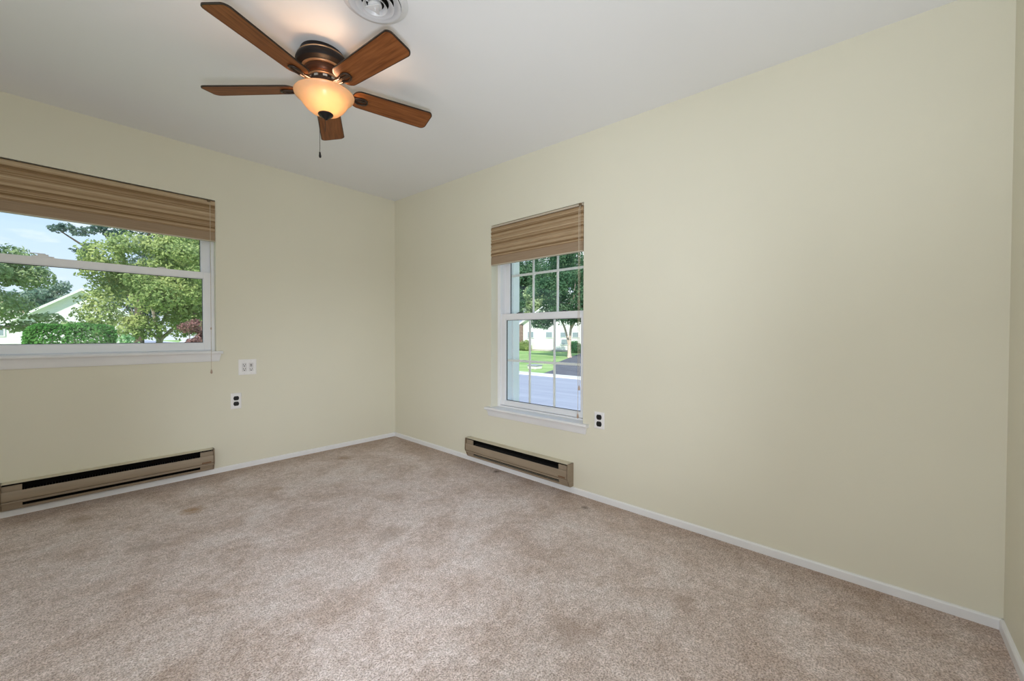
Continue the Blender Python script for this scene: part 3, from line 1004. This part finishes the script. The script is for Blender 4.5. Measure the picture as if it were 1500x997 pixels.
# pull chains, hanging plumb
inv = fan.matrix_world.inverted()
left = -rt.normalized()
def chain(off, length, knob):
    top = FC + nrm*(-0.123) + left*off - Vector((fw.x, fw.y, 0)).normalized()*0.006
    m = MB()
    n = int(length/0.006)
    m.tube([inv @ top, inv @ (top-Vector((0, 0, length)))], 0.0009, 6)
    for i in range(n):
        q = inv @ (top-Vector((0, 0, i*0.006)))
        m.lathe([(0.0002, 0.0016), (0.0014, 0.0008), (0.0014, -0.0008), (0.0002, -0.0016)], 6, q)
    c = m.build('pull_chain', M['iron'], fan)
    if knob:
        q = inv @ (top-Vector((0, 0, length)))
        MB().lathe([(0.001, 0.004), (0.004, 0.001), (0.0042, -0.008), (0.0055, -0.012), (0.0055, -0.020), (0.003, -0.024), (0.0005, -0.025)], 12, q).build('chain_knob', M['bronze'], c, smooth=50)
chain(0.026, 0.178, True)
chain(0.000, 0.080, False)
# the lamp itself
bulb = light('fan_lamp', 'POINT', (0, 0, 0), energy=2.6, color=(1.0, 0.66, 0.42), shadow_soft_size=0.022)
bulb.parent = fan
bulb.location = inv @ (FC + nrm*(-0.066) - left*0.026 - Vector((fw.x, fw.y, 0)).normalized()*0.036)

# ------------------------------------------------------------------ round ceiling vent
vy = -2.2357
vent = thing('ceiling_vent', 'round white ceiling vent with stepped rings near the fan', 'vent', (-1.4422, vy, ceil_z(vy)))
vent.rotation_euler = (math.atan(CS), 0, 0)
MB().lathe([(0.126, 0.0), (0.126, -0.003), (0.122, -0.006), (0.108, -0.008), (0.103, -0.014), (0.099, -0.013), (0.099, 0.0)], 64, cap=False).build('flange', M['vent'], vent, smooth=40)
MB().lathe([(0.0985, -0.0005), (0.0985, -0.002)], 48).build('dark_throat', M['void'], vent)
for r, d in ((0.098, -0.012), (0.072, -0.020), (0.047, -0.026)):
    MB().lathe([(r*0.72, d+0.011), (r*0.86, d+0.006), (r-0.001, d-0.003), (r, d-0.0045), (r-0.0025, d-0.0045), (r*0.86-0.002, d+0.0035), (r*0.72, d+0.009)], 64, cap=False).build('vent_ring', M['vent'], vent, smooth=40)
MB().lathe([(0.020, -0.004), (0.026, -0.020), (0.026, -0.026), (0.012, -0.030)], 32).build('vent_hub', M['vent'], vent, smooth=40)
m = MB()
m.prism([(-0.030, 0.020), (0.030, 0.020), (0.0, -0.032)], -0.0335, -0.0305, 'z')
m.tube([(0.0, 0.0, -0.031), (0.0, -0.004, -0.044)], 0.004, 10)
m.build('damper_lever', M['vent'], vent, bevel=0.001)
m = MB()
for k in range(3):
    a = 2*PI*k/3+0.5
    c, s = math.cos(a), math.sin(a)
    m.tube([(0.020*c, 0.020*s, -0.012), (0.097*c, 0.097*s, -0.004)], 0.0025, 6)
m.build('ring_bracket', M['vent'], vent)

# ------------------------------------------------------------------ outdoors
GZ = -0.55
struct(MB().box(-90, 9.0, 0.30, 130, GZ-0.3, GZ-0.02).build('lawn_yard', M['lawn']), 'lawn beyond the wide window', 'lawn')
struct(MB().box(0.30, 4.7, -60, 130, GZ-0.3, GZ-0.015).build('lawn_verge', M['lawn']), 'lawn beside the house', 'lawn')
struct(MB().box(4.7, 9.95, -60, 130, GZ-0.3, GZ).build('road', M['asphalt']), 'pale blue grey road', 'road')
struct(MB().box(9.95, 10.75, -60, 130, GZ-0.3, GZ+0.03).build('curb', M['curb'], bevel=0.03), 'pale concrete curb', 'curb')
struct(MB().box(10.75, 90, -60, 130, GZ-0.3, GZ+0.02).build('lawn_front', M['lawn']), 'green front lawn across the road', 'lawn')
struct(MB().prism([(10.70, 6.35), (12.3, 7.0), (15.97, 9.54), (27.5, 15.2), (27.5, 10.2), (16.8, 7.2), (10.70, 4.3)], GZ-0.1, GZ+0.035, 'z').build('driveway', M['drive']), 'dark asphalt driveway', 'driveway')

def leaves(blobs, n, size, seed, flat=0.35, shell=0.55, boxy=1.0):
    """a cloud of single bent leaves spread through overlapping lumps"""
    rng = np.random.default_rng(seed)
    B = np.array(blobs, float)           # cx cy cz rx ry rz
    wts = (B[:, 3]*B[:, 4]*B[:, 5])**(2/3)
    idx = rng.choice(len(B), n, p=wts/wts.sum())
    d = rng.normal(size=(n, 3))
    d /= np.linalg.norm(d, axis=1)[:, None]
    q = d
    if boxy < 1:                          # clipped shapes: square the round
        q = rng.uniform(-1, 1, (n, 3))
        ax = rng.integers(0, 3, n)
        q[np.arange(n), ax] = np.sign(q[np.arange(n), ax])
        q /= (np.abs(q)**7).sum(axis=1)[:, None]**(1/7)
        d = q/np.linalg.norm(q, axis=1)[:, None]
    r = shell + (1-shell)*rng.random(n)**0.8
    r *= 1+(0.18 if boxy == 1 else 0.04)*np.sin(d[:, 0]*7+idx)*np.cos(d[:, 2]*6+idx*1.7)
    P = B[idx, :3] + q*B[idx, 3:6]*r[:, None]
    nn = d + rng.normal(size=(n, 3))*0.7 + np.array([0, 0, flat])
    nn /= np.linalg.norm(nn, axis=1)[:, None]
    t = np.cross(nn, rng.normal(size=(n, 3)))
    t /= np.linalg.norm(t, axis=1)[:, None]
    bt = np.cross(nn, t)
    s = size*(0.6+0.8*rng.random(n))[:, None]
    v0 = P - t*s*0.5
    v1 = P + bt*s*0.28 + nn*s*0.06
    v2 = P + t*s*0.5
    v3 = P - bt*s*0.28 + nn*s*0.06
    V = np.stack([v0, v1, v2, v3], 1).reshape(-1, 3)
    me = bpy.data.meshes.new('leaves')
    me.vertices.add(4*n)
    me.vertices.foreach_set('co', V.ravel())
    me.loops.add(4*n)
    me.loops.foreach_set('vertex_index', np.arange(4*n, dtype=np.int32))
    me.polygons.add(n)
    me.polygons.foreach_set('loop_start', np.arange(0, 4*n, 4, dtype=np.int32))
    me.update(calc_edges=True)
    return me

def blob_crown(c, r, k, seed, br=0.42):
    rnd = random.Random(seed)
    out = []
    for i in range(k):
        while True:
            d = Vector((rnd.uniform(-1, 1), rnd.uniform(-1, 1), rnd.uniform(-1, 1)))
            if 0.25 < d.length < 0.85:
                break
        f = br*rnd.uniform(0.7, 1.25)
        out.append((c[0]+d.x*r[0], c[1]+d.y*r[1], c[2]+d.z*r[2], r[0]*f, r[1]*f, r[2]*f*0.8))
    return out

def tree(name, label, cat, base, blobs, n, size, seed, leafm, barkm, stems, group=None, shell=0.5, boxy=1.0):
    """stems: list of (points, radii) in local coordinates; blobs in local coordinates"""
    root = thing(name, label, cat, base, group)
    if stems:
        m = MB()
        for pts, rad in stems:
            m.tube(pts, rad, 8)
        m.build('trunk', barkm, root, smooth=60)
    me = leaves(blobs, n, size, seed, shell=shell, boxy=boxy)
    me.materials.append(leafm)
    o = bpy.data.objects.new('foliage', me)
    COL.objects.link(o)
    o.parent = root
    return root

def limbs(blobs, z0, r0, k, seed):
    """trunk with branches reaching to some lumps of the crown"""
    rnd = random.Random(seed)
    out = [([(0, 0, 0), (0.03, 0.02, z0*0.5), (0, 0, z0), (0.1, 0.05, z0*1.5)], [r0*1.2, r0, r0*0.9, r0*0.6])]
    for b in rnd.sample(blobs, min(k, len(blobs))):
        p = Vector(b[:3])
        mid = Vector((p.x*0.4, p.y*0.4, z0+(p.z-z0)*0.55))
        out.append(([(0, 0, z0*0.8), tuple(mid), tuple(p)], [r0*0.7, r0*0.4, r0*0.12]))
    return out

# --- through the wide window
bl = blob_crown((0.6, 0, 3.75), (2.9, 2.2, 2.6), 60, 5, 0.22)
bl += [(-1.5, -0.3, 2.3, 0.8, 0.8, 0.5), (-0.9, -0.6, 1.7, 0.6, 0.6, 0.35), (1.2, -0.8, 2.0, 0.8, 0.7, 0.4), (-1.4, 0, 4.6, 0.8, 0.8, 0.6), (-1.75, -0.4, 1.95, 0.4, 0.4, 0.15), (-1.5, -0.5, 1.6, 0.35, 0.4, 0.12)]
st = [([(0, 0, 0), (0.05, 0, 0.8), (0.22, 0, 1.45)], [0.16, 0.12, 0.10]),
      ([(0.22, 0, 1.45), (0.05, -0.2, 2.1), (-0.1, -0.3, 3.0), (0.1, -0.2, 4.0)], [0.09, 0.07, 0.06, 0.03]),
      ([(0.22, 0, 1.4), (0.65, -0.3, 1.9), (1.3, -0.6, 2.5), (2.0, -0.8, 2.9)], [0.08, 0.06, 0.05, 0.02]),
      ([(0.2, 0, 1.3), (-0.35, -0.3, 2.0), (-0.9, -0.6, 2.3)], [0.06, 0.05, 0.02]),
      ([(0.1, 0, 1.7), (0.45, -0.4, 2.6), (0.6, -0.6, 3.4)], [0.06, 0.05, 0.02])]
tree('leafy_tree', 'large yellow green tree with forked trunk filling the wide window', 'tree', (-0.1, 18, GZ), bl, 34000, 0.125, 11, M['leaf_yellow'], M['bark'], st)
bl = blob_crown((0, 0, 3.4), (2.1, 1.8, 1.75), 26, 9, 0.30)
bl += [(2.0, 0, 2.15, 0.45, 0.4, 0.16), (1.5, 0.1, 1.85, 0.5, 0.4, 0.2), (2.35, -0.1, 1.95, 0.3, 0.3, 0.10)]
tree('leafy_tree', 'pale green tree at the left edge of the wide window', 'tree', (-4.9, 17, GZ), bl, 20000, 0.12, 12, M['leaf_mid'], M['bark'], limbs(bl, 1.6, 0.12, 6, 2))
bl = [(-3.3+0.42*k, 0, 7.45+0.16*math.sin(k*2.1)+0.05*k, 0.42, 0.5, 0.20) for k in range(7)]
bl += [(-2.35, 0, 6.35, 0.45, 0.5, 0.2), (-1.9, 0, 6.0, 0.6, 0.6, 0.3), (-2.0, 0, 6.7, 0.35, 0.4, 0.18)]
bl += blob_crown((1.8, 0, 7.5), (3.0, 2.4, 4.2), 30, 21, 0.26)
tree('conifer', 'dark blue green conifer reaching over the yellow green tree', 'tree', (0.4, 30, GZ), bl, 18000, 0.19, 13, M['leaf_conifer'], M['bark_dark'], limbs(bl, 4.0, 0.22, 10, 3))
for i, (x, y, z, rx, rz, lm, lab) in enumerate((
        (-4.4, 68, 5.0, 3.6, 3.2, 'leaf_blue', 'hazy blue green tree rising behind the gabled white house'),
        (8.0, 48, 6.5, 4.2, 6.0, 'leaf_mid', 'tall green tree behind the yellow green tree at right'),
        (3.2, 66, 6.2, 3.6, 4.6, 'leaf_dark', 'dark tree mass behind the house gable'),
        (-14.0, 70, 5.6, 4.0, 4.2, 'leaf_mid', 'distant green tree beyond the left roof'))):
    bl = blob_crown((0, 0, z), (rx, rx*0.8, rz), 26, 40+i, 0.32)
    tree('background_tree', lab, 'tree', (x, y, GZ), bl, 11000, 0.30, 50+i, M[lm], M['bark'], limbs(bl, 2.5, 0.25, 6, i))
# clipped hedge
bl = [(0, 0, 0.94, 0.84, 0.5, 0.93)]
tree('hedge', 'clipped dark green hedge in front of the gabled white house', 'hedge', (-2.32, 12.3, GZ), bl, 16000, 0.085, 14, M['leaf_hedge'], M['bark'], None, shell=0.86, boxy=0.4)
bl = [(0.0, 0, 0.45, 0.28, 0.28, 0.45), (0.1, 0, 1.0, 0.25, 0.22, 0.38), (-0.1, 0, 1.35, 0.18, 0.18, 0.25)]
tree('bush', 'small light green bush at the right end of the hedge', 'bush', (-1.22, 11.4, GZ), bl, 2200, 0.09, 15, M['leaf_light'], M['bark'], None)
bl = blob_crown((0.25, 0, 1.55), (0.75, 0.6, 0.68), 14, 17, 0.36)
tree('red_shrub', 'dark red leaved shrub at the right of the wide window', 'shrub', (0.35, 13, GZ), bl, 5000, 0.08, 16, M['leaf_red'], M['bark'], limbs(bl, 0.7, 0.04, 8, 5))

def house_gable(name, label, base, w, d, eave, peak, px, roofm, windows, wallm=None):
    """gable end faces -y; base is the front middle"""
    root = thing(name, label, 'house', base)
    x0, x1 = -w/2, w/2
    wallm = wallm or M['siding']
    MB().prism([(x0, 0), (x1, 0), (x1, eave), (px, peak), (x0, eave)], 0, d, 'y').build('house_wall', wallm, root)
    m = MB()
    t, ov = 0.18, 0.35
    for (xa, xb) in ((x0, px), (x1, px)):
        s = (peak-eave)/(px-xa)
        xo = xa-ov if xa < px else xa+ov
        zo = eave+s*(xo-xa)
        m.prism([(xo, zo), (px, peak), (px, peak+t), (xo, zo+t)], -ov, d+ov, 'y')
    m.build('house_roof', roofm, root)
    for (xc, zc, ww, hh) in windows:
        m = MB()
        m.box(xc-ww/2, xc+ww/2, -0.06, 0.02, zc-hh/2, zc+hh/2)
        f = m.build('house_window', M['trim'], root)
        MB().box(xc-ww/2+0.1, xc+ww/2-0.1, -0.075, -0.05, zc-hh/2+0.1, zc+hh/2-0.1).build('house_pane', M['housepane'], f)
    return root
house_gable('house', 'white gabled house behind the hedge', (-1.9, 40, GZ), 6.0, 9, 2.62, 4.80, 0.0, M['siding'], [(-0.75, 2.0, 0.6, 0.7), (0.25, 2.0, 0.6, 0.7), (1.2, 2.0, 0.6, 0.7)])
house_gable('house', 'house with tan roof behind the pale green tree at left', (-8.8, 52, GZ), 7.4, 8, 3.3, 6.1, -0.6, M['shingle_tan'], [(1.8, 1.9, 1.3, 1.1), (-1.5, 1.9, 1.3, 1.1)])

def parked_car(label, base):
    root = thing('car', label, 'car', base)
    body = [(-2.2, 0.35), (-2.25, 0.75), (-2.0, 0.95), (-1.2, 1.02), (-0.55, 1.5), (1.0, 1.56), (1.9, 1.45), (2.2, 1.0), (2.25, 0.4), (1.8, 0.3), (-1.8, 0.3)]
    MB().prism(body, 0, 1.75, 'y').build('car_body', M['carpaint'], root, bevel=0.06)
    m = MB()
    m.prism([(-0.95, 1.04), (-0.5, 1.42), (0.2, 1.46), (0.2, 1.04)], -0.012, 0.02, 'y')
    m.prism([(0.3, 1.04), (0.3, 1.46), (1.0, 1.48), (1.75, 1.38), (1.9, 1.04)], -0.012, 0.02, 'y')
    m.build('car_window', M['housepane'], root)
    for x in (-1.4, 1.4):
        m = MB()
        pts = [(x+0.33*math.cos(2*PI*i/20), 0.33+0.33*math.sin(2*PI*i/20)) for i in range(20)]
        m.prism(pts, -0.03, 0.18, 'y')
        w = m.build('wheel', M['cartyre'], root)
        m = MB()
        pts = [(x+0.19*math.cos(2*PI*i/16), 0.33+0.19*math.sin(2*PI*i/16)) for i in range(16)]
        m.prism(pts, -0.04, -0.02, 'y')
        m.build('hubcap', M['carpaint'], w)
    return root
parked_car('white car parked behind the forked tree trunk', (2.75, 24, GZ-0.02))

# --- through the narrow window
bl = blob_crown((0, 0, 5.0), (2.7, 2.9, 2.9), 34, 61, 0.28)
bl += [(0, 1.9, 2.75, 0.7, 0.8, 0.35), (0.2, 2.6, 2.95, 0.6, 0.6, 0.4), (-0.2, -1.3, 2.8, 0.7, 0.8, 0.4), (-0.3, 0.9, 3.0, 0.7, 0.7, 0.4), (0, 2.3, 2.25, 0.5, 0.5, 0.3), (0.1, 3.0, 2.4, 0.55, 0.6, 0.4), (0, 1.7, 2.5, 0.5, 0.5, 0.3), (0, 2.7, 2.8, 0.7, 0.7, 0.45), (0.0, -0.3, 3.05, 0.6, 0.6, 0.35)]
st = [([(0, 0, 0), (0, 0.02, 0.35), (0, 0.02, 0.95)], [0.18, 0.125, 0.115]),
      ([(0, 0.02, 0.8), (0, 0.22, 1.5), (0, 0.42, 2.1), (0, 1.0, 3.2), (0, 1.6, 4.4)], [0.09, 0.075, 0.07, 0.055, 0.03]),
      ([(0, 0.0, 0.8), (0, -0.05, 1.6), (0.1, -0.10, 2.5), (0, -0.3, 4.0), (0, -0.5, 5.5)], [0.10, 0.085, 0.08, 0.06, 0.03]),
      ([(0, -0.05, 1.9), (0, -0.6, 2.7), (0, -1.5, 3.6)], [0.07, 0.05, 0.02])]
tree('lawn_tree', 'green tree with pale forked trunk on the front lawn', 'tree', (20.9, 12.0, GZ+0.02), bl, 26000, 0.15, 62, M['leaf_dark'], M['bark_pale'], st)
# white house across the road: gable end faces -x
hr = thing('house', 'white sided house across the road behind the forked lawn tree', 'house', (28.6, 0, GZ))
gy0, gy1, ea, pk = 12.0, 22.9, 2.75, 5.6
MB().prism([(gy0, 0), (gy1, 0), (gy1, ea), ((gy0+gy1)/2, pk), (gy0, ea)], 0, 12, 'x').build('house_wall', M['siding'], hr)
m = MB()
for ya in (gy1, gy0):
    s = 1 if ya == gy1 else -1
    cy = (gy0+gy1)/2
    sl = (pk-ea)/((gy1-gy0)/2)
    yo, zo = ya+s*0.5, ea-0.5*sl
    m.prism([(yo, zo), (cy, pk), (cy, pk+0.16), (yo, zo+0.16)], -0.35, 12.3, 'x')
m.build('house_roof', M['trim'], hr)
m = MB()
m.box(3.0, 3.2, 22.9, 36, 0, 2.6)
m.build('wing_wall', M['siding'], hr)
m = MB()
m.prism([(1.2, 2.45), (1.2, 2.6), (6.4, 4.1), (6.4, 3.95)], 22.7, 36.5, 'y')
m.build('wing_roof', M['shingle'], hr)
MB().box(-0.35, 0.15, 22.95, 23.45, 0, 2.6).build('porch_post', M['brick'], hr)
MB().box(-0.12, 0.0, 12.0, 22.9, 0.0, 0.18).build('foundation', M['foundation'], hr)
for (yc, zc, ww, hh) in ((21.85, 1.62, 0.85, 0.7), (19.55, 1.62, 0.85, 0.62), (17.9, 1.62, 0.7, 0.55), (17.75, 0.95, 0.8, 0.6), (16.55, 1.62, 0.7, 0.55)):
    f = MB().box(-0.06, 0.02, yc-ww/2, yc+ww/2, zc-hh/2, zc+hh/2).build('house_window', M['trim'], hr)
    MB().box(-0.08, -0.05, yc-ww/2+0.07, yc+ww/2-0.07, zc-hh/2+0.07, zc+hh/2-0.07).build('house_pane', M['housepane'], f)
bl = [(0, 0, 0.35, 0.5, 0.6, 0.4), (0.1, 0.4, 0.55, 0.45, 0.5, 0.45), (-0.1, -0.5, 0.35, 0.4, 0.45, 0.35), (0, -0.2, 0.75, 0.35, 0.4, 0.35)]
tree('bush', 'rounded green bush against the left corner of the house across the road', 'bush', (27.7, 21.9, GZ), bl, 2600, 0.12, 63, M['leaf_yellow'], M['bark'], None)
tree('bush', 'green bush beside the brown porch post', 'bush', (27.5, 23.4, GZ), [(0, 0, 0.5, 0.4, 0.45, 0.55), (0, 0.2, 0.9, 0.3, 0.3, 0.4)], 1800, 0.12, 64, M['leaf_mid'], M['bark'], None)
tree('bush', 'pale bush behind the forked lawn tree', 'bush', (27.4, 15.6, GZ), [(0, 0, 0.4, 0.5, 0.7, 0.45), (0, 0.3, 0.7, 0.4, 0.5, 0.4)], 2200, 0.13, 65, M['leaf_light'], M['bark'], None)
ub = thing('utility_box', 'small pale utility box on the lawn by the driveway', 'utility box', (12.1, 7.95, GZ+0.02))
MB().box(-0.25, 0.25, -0.24, 0.24, 0, 0.16).build('box_body', M['curb'], ub, bevel=0.03)
MB().box(-0.28, 0.28, -0.27, 0.27, 0.16, 0.20).build('box_lid', M['shingle'], ub, bevel=0.015)
# trees behind the house
for i, (x, y, z, r, rz, lm, lab) in enumerate((
        (50, 43.0, 8.0, 3.6, 7.5, 'leaf_dark', 'hazy dark tree seen at the left jamb of the narrow window'),
        (46, 33.5, 5.6, 3.4, 4.6, 'leaf_mid', 'brighter green tree rising behind the roof of the white house'),
        (58, 38.2, 11.5, 4.1, 8.5, 'leaf_dark', 'tall dark tree showing above the lawn tree in the narrow window'),
        (50, 26.0, 8.0, 4.0, 7.0, 'leaf_dark', 'dark tree behind the lawn tree, at the right edge of the narrow window'),
        (66, 57.5, 12.5, 4.6, 9.5, 'leaf_dark', 'farthest dark tree, upper left in the narrow window'),
        (82, 63.0, 14.5, 5.8, 12.5, 'leaf_dark', 'dark far tree at the top of the narrow window, left of its middle'))):
    bl = blob_crown((0, 0, z), (r*0.9, r, rz), 30, 70+i, 0.32)
    tree('background_tree', lab, 'tree', (x, y, GZ), bl, 16000, 0.40, 80+i, M[lm], M['bark'], limbs(bl, 3.0, 0.3, 6, 9+i))
